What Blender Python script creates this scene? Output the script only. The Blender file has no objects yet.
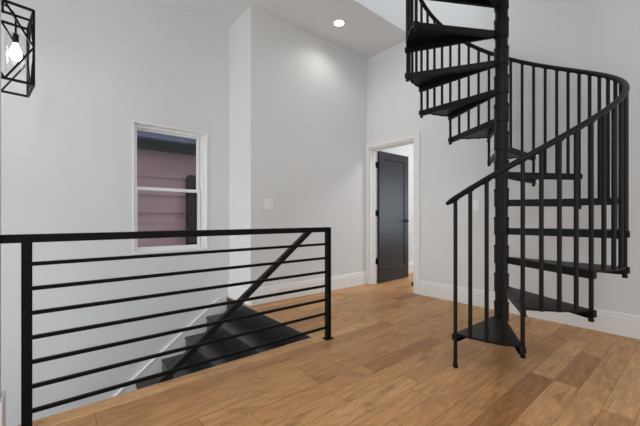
import bpy, bmesh, math, random
from mathutils import Vector, Matrix
random.seed(7)
C = bpy.context.scene.collection
PI = math.pi

# ------------------------------------------------------------------ helpers
class MB:
    """collects shapes into one mesh"""
    def __init__(self):
        self.bm = bmesh.new()
    def poly(self, pts, faces):
        vs = [self.bm.verts.new(p) for p in pts]
        for f in faces:
            self.bm.faces.new([vs[i] for i in f])
        return self
    def box(self, x0, x1, y0, y1, z0, z1):
        p = [(x0,y0,z0),(x1,y0,z0),(x1,y1,z0),(x0,y1,z0),(x0,y0,z1),(x1,y0,z1),(x1,y1,z1),(x0,y1,z1)]
        return self.poly(p, [(0,3,2,1),(4,5,6,7),(0,1,5,4),(1,2,6,5),(2,3,7,6),(3,0,4,7)])
    def obox(self, o, ex, ey, ez):
        o, ex, ey, ez = map(Vector, (o, ex, ey, ez))
        p = [o, o+ex, o+ex+ey, o+ey, o+ez, o+ex+ez, o+ex+ey+ez, o+ey+ez]
        return self.poly(p, [(0,3,2,1),(4,5,6,7),(0,1,5,4),(1,2,6,5),(2,3,7,6),(3,0,4,7)])
    def bar(self, a, b, w, h, up=(0,0,1)):
        """rectangular bar from a to b"""
        a, b = Vector(a), Vector(b)
        d = (b-a).normalized(); up = Vector(up)
        s = d.cross(up)
        if s.length < 1e-4: s = d.cross(Vector((0,1,0)))
        s.normalize(); u = s.cross(d).normalized()
        return self.obox(a - s*w/2 - u*h/2, s*w, b-a, u*h)
    def prism(self, loop, vec):
        n = len(loop); vec = Vector(vec)
        p = [Vector(q) for q in loop] + [Vector(q)+vec for q in loop]
        f = [tuple(range(n-1,-1,-1)), tuple(range(n,2*n))]
        f += [(i,(i+1)%n,n+(i+1)%n,n+i) for i in range(n)]
        return self.poly(p, f)
    def tube(self, path, r, n=12, cap=True):
        """round tube along a path, r number or list"""
        path = [Vector(q) for q in path]; m = len(path)
        rs = r if isinstance(r, (list, tuple)) else [r]*m
        rings = []; ref = None
        for i, q in enumerate(path):
            t = (path[min(i+1,m-1)] - path[max(i-1,0)])
            if t.length < 1e-9: t = path[-1]-path[0]
            t.normalize()
            if ref is None:
                ref = Vector((0,0,1)) if abs(t.z) < .9 else Vector((1,0,0))
            u = (ref - t*ref.dot(t)).normalized(); v = t.cross(u); ref = u
            rings.append([self.bm.verts.new(q + (u*math.cos(2*PI*k/n)+v*math.sin(2*PI*k/n))*rs[i]) for k in range(n)])
        for a, b in zip(rings, rings[1:]):
            for k in range(n):
                self.bm.faces.new((a[k], a[(k+1)%n], b[(k+1)%n], b[k]))
        if cap:
            self.bm.faces.new(rings[0][::-1]); self.bm.faces.new(rings[-1])
        return self
    def lathe(self, cx, cy, prof, n=32, cap=True):
        rings = [[self.bm.verts.new((cx+r*math.cos(2*PI*k/n), cy+r*math.sin(2*PI*k/n), z)) for k in range(n)] for r, z in prof]
        for a, b in zip(rings, rings[1:]):
            for k in range(n):
                self.bm.faces.new((a[k], a[(k+1)%n], b[(k+1)%n], b[k]))
        if cap:
            self.bm.faces.new(rings[0][::-1]); self.bm.faces.new(rings[-1])
        return self
    def build(self, name, m, parent=None, bevel=0, smooth=False, seg=2):
        bm = self.bm
        bmesh.ops.recalc_face_normals(bm, faces=bm.faces)
        me = bpy.data.meshes.new(name); bm.to_mesh(me); bm.free()
        o = bpy.data.objects.new(name, me); C.objects.link(o)
        me.materials.append(m)
        if smooth:
            for p in me.polygons: p.use_smooth = True
            me.set_sharp_from_angle(angle=math.radians(35))
        if bevel:
            md = o.modifiers.new('edge', 'BEVEL'); md.width = bevel; md.segments = seg
            md.limit_method = 'ANGLE'; md.angle_limit = math.radians(40)
        if parent:
            o.parent = parent
            o.matrix_parent_inverse = parent.matrix_basis.inverted()
        return o

def thing(name, label, cat, loc=(0,0,0), group=None):
    o = bpy.data.objects.new(name, None); C.objects.link(o)
    o.location = loc; o.empty_display_size = .1
    o['label'] = label; o['category'] = cat
    if group: o['group'] = group
    return o
def setting(o, label=None, cat=None):
    o['kind'] = 'structure'
    if label: o['label'] = label
    if cat: o['category'] = cat
    return o

# ------------------------------------------------------------------ materials
def mat(name, col, rough=.5, metal=0., bump=0., bscale=60., vary=0., vscale=3., spec=.5):
    m = bpy.data.materials.new(name); m.use_nodes = True
    nt = m.node_tree; b = nt.nodes['Principled BSDF']
    b.inputs['Roughness'].default_value = rough; b.inputs['Metallic'].default_value = metal
    b.inputs['Specular IOR Level'].default_value = spec
    b.inputs['Base Color'].default_value = (*col, 1)
    tc = nt.nodes.new('ShaderNodeTexCoord')
    if vary:
        n = nt.nodes.new('ShaderNodeTexNoise'); n.inputs['Scale'].default_value = vscale; n.inputs['Detail'].default_value = 4
        nt.links.new(tc.outputs['Object'], n.inputs['Vector'])
        mx = nt.nodes.new('ShaderNodeMix'); mx.data_type = 'RGBA'
        mx.inputs[6].default_value = (*[c*(1-vary) for c in col], 1); mx.inputs[7].default_value = (*[min(1,c*(1+vary)) for c in col], 1)
        nt.links.new(n.outputs['Fac'], mx.inputs[0]); nt.links.new(mx.outputs[2], b.inputs['Base Color'])
    if bump:
        n = nt.nodes.new('ShaderNodeTexNoise'); n.inputs['Scale'].default_value = bscale; n.inputs['Detail'].default_value = 3
        nt.links.new(tc.outputs['Object'], n.inputs['Vector'])
        bp = nt.nodes.new('ShaderNodeBump'); bp.inputs['Strength'].default_value = bump; bp.inputs['Distance'].default_value = .002
        nt.links.new(n.outputs['Fac'], bp.inputs['Height']); nt.links.new(bp.outputs['Normal'], b.inputs['Normal'])
    return m

def emit(name, col, s):
    m = bpy.data.materials.new(name); m.use_nodes = True
    nt = m.node_tree; nt.nodes.clear()
    e = nt.nodes.new('ShaderNodeEmission'); e.inputs[0].default_value = (*col, 1); e.inputs[1].default_value = s
    o = nt.nodes.new('ShaderNodeOutputMaterial'); nt.links.new(e.outputs[0], o.inputs[0]); return m

def clear_glass(name, tint=(1,1,1), refl=.9):
    m = bpy.data.materials.new(name); m.use_nodes = True
    nt = m.node_tree; nt.nodes.clear()
    t = nt.nodes.new('ShaderNodeBsdfTransparent'); t.inputs[0].default_value = (*tint, 1)
    g = nt.nodes.new('ShaderNodeBsdfGlossy'); g.inputs['Roughness'].default_value = .02; g.inputs[0].default_value = (refl, refl, refl, 1)
    lw = nt.nodes.new('ShaderNodeLayerWeight'); lw.inputs['Blend'].default_value = .5
    pw = nt.nodes.new('ShaderNodeMath'); pw.operation = 'POWER'; pw.inputs[1].default_value = 4
    fr = nt.nodes.new('ShaderNodeMath'); fr.operation = 'MULTIPLY_ADD'; fr.inputs[1].default_value = .6; fr.inputs[2].default_value = .012
    nt.links.new(lw.outputs['Facing'], pw.inputs[0]); nt.links.new(pw.outputs[0], fr.inputs[0])
    mx = nt.nodes.new('ShaderNodeMixShader'); o = nt.nodes.new('ShaderNodeOutputMaterial')
    nt.links.new(fr.outputs[0], mx.inputs[0]); nt.links.new(t.outputs[0], mx.inputs[1]); nt.links.new(g.outputs[0], mx.inputs[2])
    nt.links.new(mx.outputs[0], o.inputs[0]); return m

def oak_planks():
    W, LEN = .127, .95
    m = bpy.data.materials.new('oak_planks'); m.use_nodes = True
    nt = m.node_tree; N = nt.nodes; L = nt.links; b = N['Principled BSDF']
    def math_(op, a, bb=None, c=None):
        n = N.new('ShaderNodeMath'); n.operation = op
        for i, v in enumerate((a, bb, c)):
            if v is None: continue
            if isinstance(v, (int, float)): n.inputs[i].default_value = v
            else: L.new(v, n.inputs[i])
        return n.outputs[0]
    tc = N.new('ShaderNodeTexCoord'); sp = N.new('ShaderNodeSeparateXYZ'); L.new(tc.outputs['Object'], sp.inputs[0])
    x, y = sp.outputs[0], sp.outputs[1]
    v = math_('DIVIDE', math_('ADD', y, .02), W); row = math_('FLOOR', v); fv = math_('FRACT', v)
    wr = N.new('ShaderNodeTexWhiteNoise'); wr.noise_dimensions = '1D'; L.new(row, wr.inputs['W'])
    ln = math_('MULTIPLY_ADD', wr.outputs['Value'], .55, .62)            # board length differs per row
    u = math_('ADD', math_('DIVIDE', x, ln), math_('MULTIPLY', wr.outputs['Value'], 37.3))
    col = math_('FLOOR', u); fu = math_('FRACT', u)
    cb = N.new('ShaderNodeCombineXYZ'); L.new(row, cb.inputs[0]); L.new(col, cb.inputs[1])
    wn = N.new('ShaderNodeTexWhiteNoise'); wn.noise_dimensions = '2D'; L.new(cb.outputs[0], wn.inputs['Vector'])
    sc = N.new('ShaderNodeSeparateColor'); L.new(wn.outputs['Color'], sc.inputs[0])
    # board tone
    rp = N.new('ShaderNodeValToRGB'); cr = rp.color_ramp
    cr.elements[0].position = 0; cr.elements[0].color = TONES[0]
    cr.elements[1].position = 1; cr.elements[1].color = TONES[-1]
    for i, t in enumerate(TONES[1:-1]):
        e = cr.elements.new((.05, .35, .75)[i]); e.color = t
    L.new(sc.outputs[0], rp.inputs[0])
    # grain, shifted board by board
    off = N.new('ShaderNodeCombineXYZ')
    L.new(math_('MULTIPLY_ADD', sc.outputs[1], 40, x), off.inputs[0])
    L.new(math_('MULTIPLY_ADD', y, 9, math_('MULTIPLY', sc.outputs[2], 30)), off.inputs[1])
    g = N.new('ShaderNodeTexNoise'); g.inputs['Scale'].default_value = 4.5; g.inputs['Detail'].default_value = 7; g.inputs['Roughness'].default_value = .62; g.inputs['Distortion'].default_value = 1.1
    L.new(off.outputs[0], g.inputs['Vector'])
    off2 = N.new('ShaderNodeCombineXYZ')
    L.new(math_('MULTIPLY_ADD', sc.outputs[2], 23, math_('MULTIPLY', x, 1.3)), off2.inputs[0])
    L.new(math_('MULTIPLY_ADD', y, 3.2, math_('MULTIPLY', sc.outputs[1], 17)), off2.inputs[1])
    k = N.new('ShaderNodeTexNoise'); k.inputs['Scale'].default_value = 2.6; k.inputs['Detail'].default_value = 3; k.inputs['Distortion'].default_value = .8
    L.new(off2.outputs[0], k.inputs['Vector'])
    mr = N.new('ShaderNodeMapRange'); mr.inputs[1].default_value = .57; mr.inputs[2].default_value = .76; L.new(k.outputs['Fac'], mr.inputs[0])
    kn = mr.outputs[0]                                                   # darker heartwood and knots
    mg = N.new('ShaderNodeMapRange'); mg.inputs[1].default_value = .3; mg.inputs[2].default_value = .72; mg.inputs[3].default_value = .66; mg.inputs[4].default_value = 1.22
    L.new(g.outputs['Fac'], mg.inputs[0])
    m1 = N.new('ShaderNodeMix'); m1.data_type = 'RGBA'; m1.blend_type = 'MULTIPLY'; m1.inputs[0].default_value = 1
    L.new(rp.outputs[0], m1.inputs[6])
    gc = N.new('ShaderNodeCombineColor')
    L.new(mg.outputs[0], gc.inputs[0]); L.new(mg.outputs[0], gc.inputs[1]); L.new(mg.outputs[0], gc.inputs[2]); L.new(gc.outputs[0], m1.inputs[7])
    m2 = N.new('ShaderNodeMix'); m2.data_type = 'RGBA'; m2.inputs[7].default_value = (.19, .092, .038, 1)
    L.new(math_('MULTIPLY', kn, .6), m2.inputs[0]); L.new(m1.outputs[2], m2.inputs[6])
    # joints
    e1 = math_('LESS_THAN', math_('MINIMUM', fv, math_('SUBTRACT', 1, fv)), .012)
    fl = math_('MULTIPLY', math_('MINIMUM', fu, math_('SUBTRACT', 1, fu)), ln)
    e2 = math_('LESS_THAN', fl, .0018)
    jt = math_('MAXIMUM', e1, e2)
    m3 = N.new('ShaderNodeMix'); m3.data_type = 'RGBA'; m3.inputs[7].default_value = (.10, .055, .03, 1)
    L.new(math_('MULTIPLY', jt, .6), m3.inputs[0]); L.new(m2.outputs[2], m3.inputs[6])
    L.new(m3.outputs[2], b.inputs['Base Color'])
    L.new(math_('MULTIPLY_ADD', g.outputs['Fac'], .2, .3), b.inputs['Roughness'])
    b.inputs['Specular IOR Level'].default_value = .2
    bp = N.new('ShaderNodeBump'); bp.inputs['Strength'].default_value = .25; bp.inputs['Distance'].default_value = .002
    L.new(math_('SUBTRACT', g.outputs['Fac'], math_('MULTIPLY', jt, 2)), bp.inputs['Height']); L.new(bp.outputs['Normal'], b.inputs['Normal'])
    return m
TONES = [(.40,.190,.075,1), (.515,.258,.106,1), (.58,.300,.126,1), (.625,.335,.145,1), (.69,.390,.175,1)]

def siding_mat():
    m = mat('mauve_clapboard', (.48,.31,.33), .7, vary=.3, vscale=1.6, bump=.3, bscale=25)
    return m

PAINT = mat('wall_paint', (.725,.735,.74), .85, bump=.05, bscale=180, spec=.2)
CEIL  = mat('ceiling_paint', (.725,.735,.74), .9, bump=.05, bscale=180, spec=.2)
TRIM  = mat('white_trim_paint', (.82,.82,.81), .45)
VINYL = mat('white_vinyl', (.84,.85,.86), .4)
OAK   = oak_planks()
IRON  = mat('black_railing_steel', (.004,.004,.0037), .5, bump=.03, bscale=300, spec=.12)
RAILM = mat('black_handrail_steel', (.005,.005,.005), .33, bump=.02, bscale=200, spec=.28)
SPIR  = mat('charcoal_stair_steel', (.007,.007,.0065), .42, bump=.03, bscale=260, vary=.15, vscale=8, spec=.2)
STAIR = mat('black_stair_paint', (.012,.0122,.0135), .27, bump=.04, bscale=90, vary=.2, vscale=6, spec=.5)
DOORP = mat('charcoal_door_paint', (.014,.0155,.021), .33, bump=.03, bscale=120)
BLACK = mat('matte_black_hardware', (.004,.004,.004), .45, bump=.02, bscale=200, spec=.15)
PLATE = mat('white_plastic', (.86,.86,.85), .35, bump=.01, bscale=30)
SIDE  = siding_mat()
GUTT  = mat('dark_eave_board', (.012,.010,.011), .6, vary=.3, vscale=5, spec=.1)
SHING = mat('slate_blue_shingle', (.03,.036,.06), .8, vary=.35, vscale=14, bump=.4, bscale=40, spec=.1)
POST  = mat('dark_weathered_wood', (.03,.022,.022), .8, vary=.5, vscale=12, bump=.4, bscale=30, spec=.08)
GLASS = clear_glass('window_glass', (.93,.95,.96))
SHADE = clear_glass('lantern_glass', (.985,.985,.985))
LENS  = emit('downlight_lens', (1,.98,.95), 9)
BULB  = emit('lamp_filament', (1,.96,.9), 14)

# ------------------------------------------------------------------ measures
XD, YB, YA = 3.735, 3.345, 3.905        # doorway wall, switch wall, window wall
XR = 1.785                             # jog between the two
XE, YE = 1.752, 2.128                  # edges of the stairwell
ZC, ZU = 3.40, 3.64                    # ceiling, upper floor
DY0, DY1, DZ = 2.505, 3.28, 2.035      # doorway
WX0, WX1, WZ0, WZ1 = .706, 1.502, .612, 2.018   # window opening
X0, Y0 = -2.6, -2.4                    # how far the hall goes on behind the camera

# ------------------------------------------------------------------ setting
f = MB()
f.box(X0, XD+.14, Y0, YE, -.24, 0)
f.prism([(XE-.05,YE,-.24),(XD+.14,YE,-.24),(XD+.14,YB+.14,-.24),(XE-.016,YB+.14,-.24)], (0,0,.24))
f.prism([(XE-.016,YB+.14,-.24),(XR+.02,YB+.14,-.24),(XR+.02,YA+.14,-.24),(XE,YA+.14,-.24)], (0,0,.24))
f.box(XD+.14, 7.6, .8, 3.64, -.24, 0)
setting(f.build('floor', OAK), 'floor of oak planks in mixed tan and brown', 'floor')
setting(MB().box(-4.5, XE, YE-.1, YA+.14, -2.80, -2.66).build('floor_lower', OAK))

c = MB()
OX0, OY0, OY1 = 1.95, .2, 2.53          # opening over the spiral stair
c.box(X0, OX0, Y0, YA, ZC, ZU)
c.box(OX0, XD, Y0, OY0, ZC, ZU)
c.box(OX0, XD, OY1, YA, ZC, ZU)
setting(c.build('ceiling', CEIL))

w = MB()                                # window wall, with its opening
w.box(-4.5, WX0, YA, YA+.16, -2.66, ZC); w.box(WX1, XR, YA, YA+.16, -2.66, ZC)
w.box(WX0, WX1, YA, YA+.16, -2.66, WZ0); w.box(WX0, WX1, YA, YA+.16, WZ1, ZC)
setting(w.build('wall_window', PAINT))
setting(MB().box(XR, XD, YB, YA+.16, 0, ZC).build('wall_back', PAINT))
w = MB()                                # doorway wall, running on up past the upper floor
w.box(XD, XD+.14, Y0, DY0, 0, 5.9); w.box(XD, XD+.14, DY1, YA+.16, 0, 5.9)
w.box(XD, XD+.14, DY0, DY1, DZ, 5.9)
setting(w.build('wall_door', PAINT))
setting(MB().box(X0, -.155, 1.975, 2.10, 0, ZC).build('wall_left', PAINT))
setting(MB().box(OX0-.12, XD, OY1, OY1+.12, ZU, 5.9).build('wall_upper', PAINT))
# flight well below the floor
w = MB(); w.box(-4.5, XE+.12, YE-.12, YE-.004, -2.66, -.24); w.box(XE, XE+.12, YE-.004, YA, -2.66, -.24)
setting(w.build('wall_stairwell', PAINT))
# room beyond the doorway
setting(MB().box(XD+.14, 7.6, 3.50, 3.64, 0, 3.0).build('wall_beyond', PAINT))
setting(MB().box(7.46, 7.6, .8, 3.50, 0, 3.0).build('wall_end', PAINT))
setting(MB().box(XD+.14, 7.46, .8, .94, 0, 3.0).build('wall_side', PAINT))
setting(MB().box(XD+.14, 7.6, .8, 3.64, 3.0, 3.12).build('ceiling_beyond', CEIL))

def base_prof(t=.016, h=.19):
    return [(0,0),(t,0),(t,h-.04),(t-.004,h-.032),(t-.004,h-.012),(t-.010,h),(0,h)]
def baseboard(name, a, b, n):
    """a, b: ends on the wall's face at floor level; n: the way the wall faces"""
    a = Vector((*a,0)); b = Vector((*b,0)); n = Vector((*n,0))
    loop = [a + n*u + Vector((0,0,v)) for u, v in base_prof()]
    return setting(MB().prism(loop, b-a).build(name, TRIM))
baseboard('baseboard_back', (XR+.001, YB), (XD, YB), (0,-1))
baseboard('baseboard_door', (XD, Y0), (XD, DY0-.085), (-1,0))
baseboard('baseboard_return', (XR, YB), (XR, YA), (-1,0))
baseboard('baseboard_beyond', (4.0, 3.50), (7.46, 3.50), (0,-1))
bl = MB()
bl.box(X0, -.140, 1.960, 1.975, 0, .19); bl.box(-.155, -.140, 1.975, 2.115, 0, .19)
bl.box(X0, -.155, 2.10, 2.115, 0, .19)
setting(bl.build('baseboard_left', TRIM, bevel=.006))

# door casing and jamb
t = MB()
for y0, y1 in ((DY0-.083, DY0-.006), (DY1+.006, YB-.001)):
    t.box(XD-.018, XD, y0, y1, 0, DZ+.006)
t.box(XD-.018, XD, DY0-.083, YB-.001, DZ+.006, DZ+.083)
t.box(XD-.024, XD-.018, DY0-.083, DY0-.068, 0, DZ+.068)
t.box(XD-.024, XD-.018, DY0-.083, YB-.001, DZ+.068, DZ+.083)
t.box(XD-.006, XD+.146, DY0-.004, DY0+.016, 0, DZ-.016); t.box(XD-.006, XD+.146, DY1-.016, DY1+.004, 0, DZ-.016)
t.box(XD-.006, XD+.146, DY0-.004, DY1+.004, DZ-.016, DZ+.004)
t.box(XD+.05, XD+.085, DY1-.03, DY1-.016, 0, DZ-.016); t.box(XD+.05, XD+.085, DY0+.016, DY0+.03, 0, DZ-.016)
t.box(XD+.05, XD+.085, DY0+.016, DY1-.016, DZ-.03, DZ-.016)
setting(t.build('trim_1', TRIM), 'white casing and jamb around the doorway', 'door frame')

# stair skirt along the window wall
RISE, RUN = .187, .25
def zline(x): return (x-1.49)*RISE/RUN - .105
k = MB()
xs0, xs1 = -1.9, XE-.005
k.prism([(xs0,YA,zline(xs0)-.55),(xs1,YA,-.24),(xs1,YA,.005),(1.63,YA,zline(1.63)),(xs0,YA,zline(xs0))], (0,-.02,0))
k.prism([(xs0,YA-.02,zline(xs0)-.022),(1.63,YA-.02,zline(1.63)-.022),(1.63,YA-.02,zline(1.63)),(xs0,YA-.02,zline(xs0))], (0,-.006,0))
setting(k.build('trim_2', TRIM), 'white skirt board sloping down beside the black stairs', 'skirt board')

# ------------------------------------------------------------------ window
win = thing('window_1', 'white vinyl double-hung window above the stairs', 'window', (0,YA,WZ0)); win['kind'] = 'structure'
r = MB(); T = .02                       # jamb lining with a thin face lip
r.box(WX0, WX0+.012, YA-.008, YA+.15, WZ0, WZ1); r.box(WX1-.016, WX1, YA-.012, YA+.15, WZ0, WZ1)
r.box(WX0+.012, WX1-.016, YA-.008, YA+.15, WZ1-.016, WZ1); r.box(WX0+.012, WX1-.016, YA-.012, YA+.15, WZ0, WZ0+.016)
r.build('jamb', TRIM, win)
fr = MB(); a0, a1, b0, b1 = WX0+.012, WX1-.016, WZ0+.016, WZ1-.016; yf0, yf1 = YA+.06, YA+.14
fr.box(a0, a0+.03, yf0, yf1, b0, b1); fr.box(a1-.035, a1, yf0, yf1, b0, b1)
fr.box(a0+.03, a1-.035, yf0, yf1, b1-.03, b1); fr.box(a0+.03, a1-.035, yf0, yf1, b0, b0+.015)
fr.build('window_frame', VINYL, win)
ZM = 1.312
def sash(z0, z1, y, name='sash'):
    s = MB(); q0, q1 = a0+.012, a1-.042
    s.box(q0, q0+.036, y, y+.03, z0, z1); s.box(q1-.03, q1, y, y+.03, z0, z1)
    s.box(q0+.036, q1-.03, y, y+.03, z0, z0+.032); s.box(q0+.036, q1-.03, y, y+.03, z1-.034, z1)
    o = s.build(name, VINYL, win)
    MB().box(q0+.032, q1-.026, y+.012, y+.018, z0+.028, z1-.03).build('pane', GLASS, o)
    return o
sash(b0+.012, ZM+.02, YA+.072)
sash(ZM-.014, b1-.014, YA+.104)

# ------------------------------------------------------------------ door
door = thing('door_1', 'charcoal one-panel door standing open into the next room', 'door', (XD+.146, DY1-.018, 0)); door['kind'] = 'structure'
DW, DH, DT = .745, 2.0, .036
hx, hy = XD+.15, DY1-.018
d = MB()
def leaf(m, u0, u1, z0, z1, y0=0., y1=DT): m.box(hx+u0, hx+u1, hy-y1, hy-y0, z0+.012, z1+.012)
S = .105
leaf(d, 0, S, 0, DH); leaf(d, DW-S, DW, 0, DH); leaf(d, S, DW-S, DH-S-.005, DH); leaf(d, S, DW-S, 0, .21)
d.build('stile_frame', DOORP, door, bevel=.0015)
p_ = MB(); leaf(p_, S, DW-S, .21, DH-S-.005, .012, .024)
# sloped sticking round the panel
for (ua, ub, za, zb, e) in ((S, S+.012, .21, DH-S-.005, 'l'), (DW-S-.012, DW-S, .21, DH-S-.005, 'r')):
    q = [(hx+ua, hy-.024, za+.012), (hx+ub, hy-.024, za+.012), ((hx+ua) if e == 'l' else (hx+ub), hy-.034, za+.012)]
    p_.prism(q, (0,0,zb-za))
for (za, up) in ((.21, 1), (DH-S-.005, -1)):
    p_.prism([(hx+S, hy-.024, za+.012), (hx+S, hy-.024, za+.012+up*.012), (hx+S, hy-.034, za+.012)], (DW-2*S,0,0))
p_.build('door_panel', DOORP, door)
for z in (.335, 1.065, 1.80):
    h_ = MB(); h_.box(hx-.045, hx-.001, hy+.001, hy+.004, z-.045, z+.045)
    h_.lathe(hx-.005, hy-.006, [(.007,z-.05),(.008,z-.048),(.008,z+.048),(.007,z+.05)], 12)
    h_.box(hx-.034, hx-.006, hy-.009, hy-.003, z-.045, z+.045)
    h_.build('hinge', BLACK, door)
hn = MB(); hxx = hx+DW-.065; hz = .945
for sgn, yy in ((-1, hy-DT), (1, hy)):
    hn.tube([(hxx, yy, hz), (hxx, yy+sgn*.009, hz)], .027, 20)
    hn.tube([(hxx, yy+sgn*.009, hz), (hxx, yy+sgn*.045, hz)], .009, 12)
    hn.tube([(hxx+.008, yy+sgn*.045, hz), (hxx-.05, yy+sgn*.046, hz), (hxx-.115, yy+sgn*.042, hz)], [.009,.0085,.007], 12)
hn.build('door_handle', BLACK, door, smooth=True)

# ------------------------------------------------------------------ straight stairs going down
st = thing('staircase', 'black painted staircase descending behind the horizontal-bar railing', 'stairs', (XE, 3.0, -RISE))
ya, yb = YE+.002, YA-.022; SK = .05     # the flight meets the landing slightly out of square
for i in range(13):
    x_n = XE - RUN*i                     # face of the riser above tread i
    z = -RISE*(i+1)
    def slab(xa, xb, za, zb):
        return MB().prism([(xa-SK,ya,za), (xb-SK,ya,za), (xb,yb,za), (xa,yb,za)], (0,0,zb-za))
    slab(x_n-.014, x_n-.001, z, z+RISE-(.03 if i else .001)).build('riser', STAIR, st, bevel=.002)
    slab(x_n-RUN-.024, x_n-.001, z-.03, z).build('tread', STAIR, st, bevel=.006, seg=3)

# ------------------------------------------------------------------ railing along the stairwell
YR = 2.022
rl = thing('guard_railing', 'black steel railing of horizontal bars along the stairwell edge', 'railing', (.86, YR, 0))
for x in (-.064, 1.783):
    MB().box(x-.019, x+.019, YR-.019, YR+.019, .006, .878).build('post', IRON, rl, bevel=.002)
    bp = MB().box(x-.038, x+.038, YR-.032, YR+.032, 0, .006)
    for sx in (-1,1):
        bp.lathe(x+sx*.028, YR-.024, [(.005,.006),(.005,.010),(.003,.011)], 8)
    bp.build('base_plate', IRON, rl)
MB().box(-.154, 1.802, YR-.019, YR+.019, .878, .916).build('top_rail', IRON, rl, bevel=.002)
for i in range(7):
    z = .096 + i*.1137
    MB().box(-.045, 1.764, YR-.009, YR+.009, z-.009, z+.009).build('bar', IRON, rl, bevel=.0015)

hr = thing('stair_handrail', 'black square handrail sloping down the stairs behind the railing bars', 'handrail', (1.2, 2.06, .5))
sl = .776
ha = Vector((1.690, 2.150, .884)); hb = Vector((-1.5, 2.150, .884-3.19*sl))
MB().bar(ha, hb, .036, .04).box(ha.x-.036, ha.x, YR+.0195, 2.150, .881, .912).build('sloping_rail', RAILM, hr, bevel=.002)
for tt in (.28, .62, .93):
    q = ha.lerp(hb, tt)
    if q.z > -.3: continue
    b_ = MB(); b_.tube([q+Vector((0,0,-.02)), q+Vector((0,0,-.06)), (q.x, YE-.004, q.z-.065)], .006, 8); b_.build('bracket', IRON, hr)

# ------------------------------------------------------------------ spiral staircase
CX, CY = 2.827, 1.085
ZO = .001                                # the first riser's extra height
SR, RB, RT = .2276, .737, .745           # rise, baluster circle, tread edge
NT = 15
A = math.radians(30); TH0 = PI - math.radians(.3)
sp = thing('spiral_staircase', 'black metal spiral staircase winding up through the ceiling opening', 'spiral staircase', (CX, CY, 0))
def pol(r, th, z): return Vector((CX + r*math.cos(th), CY + r*math.sin(th), z))
MB().lathe(CX, CY, [(.046,.012),(.046,4.62),(.04,4.64)], 32).build('center_pole', SPIR, sp, smooth=True)
pb = MB().lathe(CX, CY, [(.12,0),(.12,.010),(.115,.012)], 32)
for q in range(4):
    v = pol(.095, PI/4+q*PI/2, 0); pb.lathe(v.x, v.y, [(.009,.012),(.009,.02),(.006,.022)], 8)
pb.build('base_plate', SPIR, sp)

def make_tread():
    """first tread, in place; the others are turned copies"""
    th0 = TH0; z = SR+ZO; m = MB(); n = 12
    er, a_ = .006, A
    top = [pol(.048, th0, z)] + [pol(RT, th0+a_*i/n, z) for i in range(n+1)] + [pol(.048, th0+a_, z)]
    m.prism(top, (0,0,-er))
    for k, (th, sgn) in enumerate(((th0, 1), (th0+a_, -1))):
        er_ = Vector((math.cos(th), math.sin(th), 0)); tg = Vector((-math.sin(th), math.cos(th), 0))*sgn
        o = Vector((CX, CY, z-.052)) + er_*.048
        m.obox(o, er_*(RT-.050), tg*.006, (0,0,.047))                 # turned-down flange
        m.obox(o + Vector((0,0,0)), er_*(RT-.050), tg*.024, (0,0,.005))   # its return lip
        q = Vector((CX, CY, z-.044)) + er_*(RB-.020) - tg*.013
        m.obox(q, er_*(.043), tg*.026, (0,0,.042))                   # corner bracket round the baluster
    # outer rim, a thin folded edge
    for i in range(n):
        p0, p1 = pol(RT, th0+a_*i/n, z-.013), pol(RT, th0+a_*(i+1)/n, z-.013)
        q0, q1 = pol(RT-.005, th0+a_*i/n, z-.013), pol(RT-.005, th0+a_*(i+1)/n, z-.013)
        m.prism([p0, p1, q1, q0], (0,0,.008))
    t_ = m.build('tread', SPIR, None, bevel=.0012, seg=1)
    h_ = MB().lathe(CX, CY, [(.0465,z-.058),(.053,z-.056),(.053,z+.064),(.055,z+.066),(.055,z+.088),(.0465,z+.09)], 32, cap=False).build('hub', SPIR, None, smooth=True)
    h_.parent = t_
    return t_, h_
t0, h0 = make_tread()
def spin(k):
    return Matrix.Translation((CX, CY, SR*k)) @ Matrix.Rotation(A*k, 4, 'Z') @ Matrix.Translation((-CX, -CY, 0))
for k in range(NT):
    if k == 0: t_ = t0
    else:
        t_ = t0.copy(); C.objects.link(t_)
        h_ = h0.copy(); C.objects.link(h_); h_.parent = t_
    t_.parent = sp
    t_.matrix_parent_inverse = Matrix.Translation((-CX, -CY, 0))
    t_.matrix_basis = spin(k)
# landing plate at the upper floor
lp = MB()
lp.box(CX-.05, XD-.002, OY0+.002, CY+.05, ZU-.008, ZU)
lp.box(CX-.05, CX-.044, OY0+.002, CY+.05, ZU-.06, ZU-.008); lp.box(CX-.044, XD-.002, CY+.044, CY+.05, ZU-.06, ZU-.008)
lp.build('landing_plate', SPIR, sp)

def zrail(th): return 1.119 + .2220*(th-TH0)/A
nb = 4*NT + 1
for i in range(nb):
    th = TH0 + A*i/4; zt = zrail(th) - .012
    corner = (i % 4 == 0); kk = i//4
    if corner: zb = 0 if i == 0 else SR*kk - .073
    else: zb = SR*(kk+1) + ZO - .016
    v = pol(RB, th, 0); m = MB()
    if corner and i == 0:
        prof = [(.0165,0),(.0165,.012),(.013,.028),(.0124,.032),(.0124,zt)]
    elif corner:
        prof = [(.009,zb),(.0152,zb+.002),(.0152,zb+.016),(.0124,zb+.018),(.0124,zt)]
    else:
        prof = [(.0098,zb),(.0124,zb+.003),(.0124,zt)]
    m.lathe(v.x, v.y, prof, 12)
    # small sloping saddle that carries the handrail
    tg = Vector((-math.sin(th), math.cos(th), SR/(A*RB))).normalized()
    c0 = pol(RB, th, zt-.004)
    m.bar(c0 - tg*.024, c0 + tg*.024, .014, .007)
    m.build('baluster', SPIR, sp, smooth=True)
th_a, th_b = TH0 - .085, TH0 + A*NT + .02
N_ = 200
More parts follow.
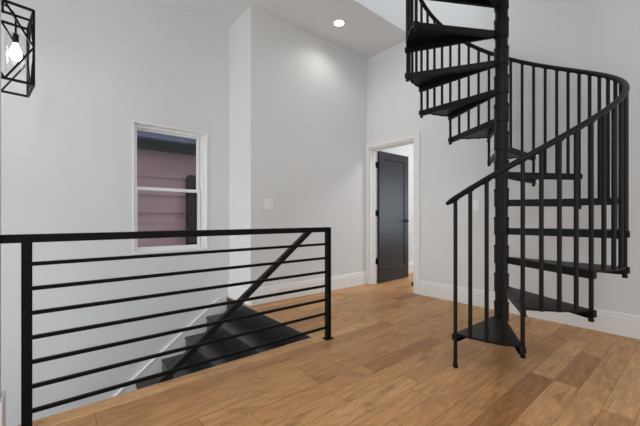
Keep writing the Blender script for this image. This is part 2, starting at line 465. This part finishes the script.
MB().tube([pol(RB, th_a+(th_b-th_a)*i/N_, zrail(th_a+(th_b-th_a)*i/N_)+.004) for i in range(N_+1)], [.012]+[.018]*(N_-1)+[.012], 14).build('handrail', SPIR, sp, smooth=True)

# ------------------------------------------------------------------ lantern over the stairs
ca, sa = math.cos(.8724), math.sin(.8724)
def cam_xy(d_, l_): return Vector((ca*d_+sa*l_, sa*d_-ca*l_, 0))
P1 = cam_xy(2.26, -1.975); P2 = cam_xy(2.48, -2.213)
sv = P2-P1; nv = Vector((-sv.y, sv.x, 0)).normalized()*.29   # away from the viewer's right
if nv.x > 0: nv = -nv
P0 = P1+nv; P3 = P2+nv
ZL0, ZL1 = 1.912, 2.42
lt = thing('pendant_lantern', 'black open-frame lantern with clear glass shades hanging over the stairs', 'pendant light', tuple((P0+P2)/2+Vector((0,0,ZL0))))
def up(p, z): return Vector((p.x, p.y, z))
fm = MB(); bw = .015
cs = [P0, P1, P2, P3]
for i in range(4):
    a_, b_ = cs[i], cs[(i+1)%4]
    for z in (ZL0, ZL1): fm.bar(up(a_,z), up(b_,z), bw, bw)
    fm.bar(up(a_,ZL0), up(a_,ZL1), bw, bw)
mid = lambda p, q, t=.5: p.lerp(q, t)
zq = ZL0 + .26
zm = (ZL0+ZL1)/2
for i in range(4):                       # a diamond of thin bars in every side
    a_, b_ = cs[i], cs[(i+1)%4]; m_ = mid(a_, b_)
    for p0, p1 in ((up(m_,ZL1), up(b_,zm)), (up(b_,zm), up(m_,ZL0)), (up(m_,ZL0), up(a_,zm)), (up(a_,zm), up(m_,ZL1))):
        fm.bar(p0, p1, bw*.75, bw*.75)
m12, m03 = mid(P1,P2), mid(P0,P3)
fm.bar(up(m12,ZL1), up(m03,ZL1), .016, .012)
fm.build('frame', BLACK, lt)
cen = (P0+P2)/2
MB().lathe(cen.x, cen.y, [(.006,ZL1-.01),(.006,ZC-.02)], 10).build('rod', BLACK, lt)
MB().lathe(cen.x, cen.y, [(.06,ZC),(.06,ZC-.012),(.05,ZC-.02),(.008,ZC-.024)][::-1], 24).build('canopy', BLACK, lt, smooth=True)
uv_ = nv.normalized()
for sg in (1, -1):
    q2 = cen - uv_*(.066*sg)
    if sg == 1: q = q2
    pts = [up(cen - uv_*(.066*sg*t_), ZL1 + .05 - .05*t_*t_) for t_ in (0,.25,.5,.75,1)]
    a_ = MB().tube(pts + [up(q2, ZL1-.14)], .006, 8).build('arm', BLACK, lt, smooth=True)
    zt, zb = ZL1-.135, ZL1-.42
    MB().lathe(q2.x, q2.y, [(.014,zt),(.053,zt-.003),(.056,zt-.010),(.056,zb),(.0535,zb),(.0535,zt-.011),(.050,zt-.006),(.014,zt-.003),(.014,zt)], 32, cap=False).build('glass_shade', SHADE, lt, smooth=True)
    MB().lathe(q2.x, q2.y, [(.013,zt-.06),(.017,zt-.055),(.017,zt),(.012,zt+.004)], 16).build('socket', BLACK, lt, smooth=True)
    MB().lathe(q2.x, q2.y, [(.003,zt-.185),(.018,zt-.178),(.031,zt-.155),(.034,zt-.132),(.028,zt-.105),(.016,zt-.08),(.013,zt-.061)], 20).build('bulb', BULB, lt, smooth=True)

# ------------------------------------------------------------------ recessed downlights
def downlight(x, y, z, label):
    d_ = thing('recessed_downlight', label, 'ceiling light', (x, y, z))
    MB().lathe(x, y, [(.060,z),(.080,z),(.078,z-.005),(.062,z-.006),(.058,z)], 36, cap=False).build('trim_ring', TRIM, d_, smooth=True)
    MB().lathe(x, y, [(.0575,z-.0005),(.0575,z-.003)], 36).build('lens', LENS, d_)
    return d_
downlight(2.78, 2.945, ZC, 'lit recessed downlight in the ceiling beside the stair opening')

# ------------------------------------------------------------------ wall plates
sw = thing('light_switch', 'white double switch plate on the wall behind the railing', 'light switch', (2.02, YB, 1.155))
MB().box(1.962, 2.078, YB-.006, YB, 1.096, 1.212).build('wall_plate', PLATE, sw, bevel=.002)
for x in (1.997, 2.043):
    MB().prism([(x-.017,YB-.006,1.121),(x-.017,YB-.0075,1.121),(x-.017,YB-.012,1.187),(x-.017,YB-.006,1.187)], (.034,0,0)).build('rocker', PLATE, sw)
yo = 1.70
sw = thing('light_switch', 'white single switch plate on the wall behind the spiral stair', 'light switch', (XD, yo, 1.14))
MB().box(XD-.006, XD, yo-.037, yo+.037, 1.08, 1.20).build('wall_plate', PLATE, sw, bevel=.002)
MB().prism([(XD-.006,yo-.017,1.107),(XD-.0075,yo-.017,1.107),(XD-.012,yo-.017,1.173),(XD-.006,yo-.017,1.173)], (0,.034,0)).build('rocker', PLATE, sw)

# small dark fitting on the floor inside the doorway
ds = thing('door_stop', 'small dark door stop on the floor inside the doorway', 'door stop', (4.17, 2.83, 0))
MB().lathe(4.17, 2.83, [(.022,0),(.022,.02),(.016,.028)], 16).build('stop_body', BLACK, ds, smooth=True)
MB().lathe(4.17, 2.83, [(.016,.028),(.019,.030),(.019,.040),(.012,.046)], 16).build('rubber_cap', BLACK, ds, smooth=True)

# ------------------------------------------------------------------ neighbouring house through the window
YS = 5.15
nh = thing('neighbor_house', 'mauve clapboard house seen close outside the window', 'house', (1.4, YS, -3.0))
sd = MB(); EXP = .258; z = 1.068 - 15*.258
while z < 1.95:
    z1 = min(z+EXP, 2.0)
    sd.prism([(-2.5,YS,z),(-2.5,YS-.044,z),(-2.5,YS-.044,z+.006),(-2.5,YS-.004,z1+.003),(-2.5,YS,z1+.004)], (7.5,0,0)); z += EXP
sd.build('clapboard', SIDE, nh)
MB().box(-2.5, 5.0, YS+.002, YS+.12, -3.0, 2.0).build('wall_core', POST, nh)
ev = MB(); ev.prism([(-2.6,YS+.05,1.96),(-2.6,YS-.26,1.95),(-2.6,YS-.26,2.05),(-2.6,YS+.05,2.22)], (7.7,0,0)); ev.build('eave', GUTT, nh)
rf = MB(); rf.prism([(-2.7,YS-.30,2.05),(-2.7,YS-.30,2.075),(-2.7,YS+3.2,4.35),(-2.7,YS+3.2,4.30)], (7.9,0,0)); rf.build('roof', SHING, nh)
fp = thing('wooden_post', 'dark weathered post against the mauve siding outside the window', 'post', (1.80, YS-.09, -3.0))
MB().box(1.63, 1.95, YS-.115, YS-.045, -3.0, 1.60).prism([(1.63,YS-.115,1.60),(1.63,YS-.045,1.60),(1.66,YS-.06,1.64),(1.66,YS-.11,1.64)], (.30,0,0)).build('post_shaft', POST, fp, bevel=.01)

# ------------------------------------------------------------------ light
world = bpy.data.worlds.new('sky'); bpy.context.scene.world = world; world.use_nodes = True
bg = world.node_tree.nodes['Background']; bg.inputs[0].default_value = (.93,.97,1,1); bg.inputs[1].default_value = 1.05

def lamp(kind, name, loc, power, col=(1,1,1), rot=(0,0,0), **kw):
    l = bpy.data.lights.new(name, kind); l.energy = power; l.color = col
    for k_, v in kw.items(): setattr(l, k_, v)
    o = bpy.data.objects.new(name, l); C.objects.link(o); o.location = loc; o.rotation_euler = rot; return o
lamp('SPOT', 'downlight_lamp', (2.78,2.945,ZC-.02), 10, (1,.97,.92), spot_size=math.radians(150), spot_blend=.7, shadow_soft_size=.06)
lamp('POINT', 'lantern_lamp', tuple(up(q, ZL1-.28)), 18, (1,.97,.94), shadow_soft_size=.04)
lamp('AREA', 'upper_daylight', (2.7,1.2,5.8), 8, (.93,.97,1), shape='RECTANGLE', size=1.8, size_y=2.0)
lamp('AREA', 'next_room_window', (6.75,.97,1.25), 26, (.80,.90,1), rot=(math.radians(90),0,math.radians(180)), shape='RECTANGLE', size=1.3, size_y=1.3)
lamp('AREA', 'next_room_fill', (5.2,1.9,2.95), 32, (.97,.98,1), size=.8)  # added fill, no fixture there; brightens the room beyond the doorway
lamp('AREA', 'hall_fill', (-.3,-.7,3.36), 22, (.97,.99,1), size=.5)  # unseen fill added behind the camera to lift the near floor

lamp('AREA', 'lower_hall_light', (-2.6,3.1,0), 40, (.98,.99,1), rot=(0,math.radians(-100),0), shape='RECTANGLE', size=1.8, size_y=1.6)
lamp('AREA', 'outdoor_daylight', (1.2,4.50,5.2), 160, (.95,.98,1), shape='RECTANGLE', size=6, size_y=.7)

# ------------------------------------------------------------------ camera
cam = bpy.data.cameras.new('camera'); co = bpy.data.objects.new('camera', cam); C.objects.link(co)
co.location = (0, 0, .99); co.rotation_euler = (PI/2, 0, .87237 - PI/2)
cam.sensor_width = 36; cam.lens = 327.5*36/640; cam.shift_y = 5.2/640; cam.clip_start = .05
sc_ = bpy.context.scene; sc_.camera = co
vs = sc_.view_settings; vs.view_transform = 'Standard'; vs.look = 'None'; vs.gamma = 1; vs.exposure = .25; vs.use_curve_mapping = False
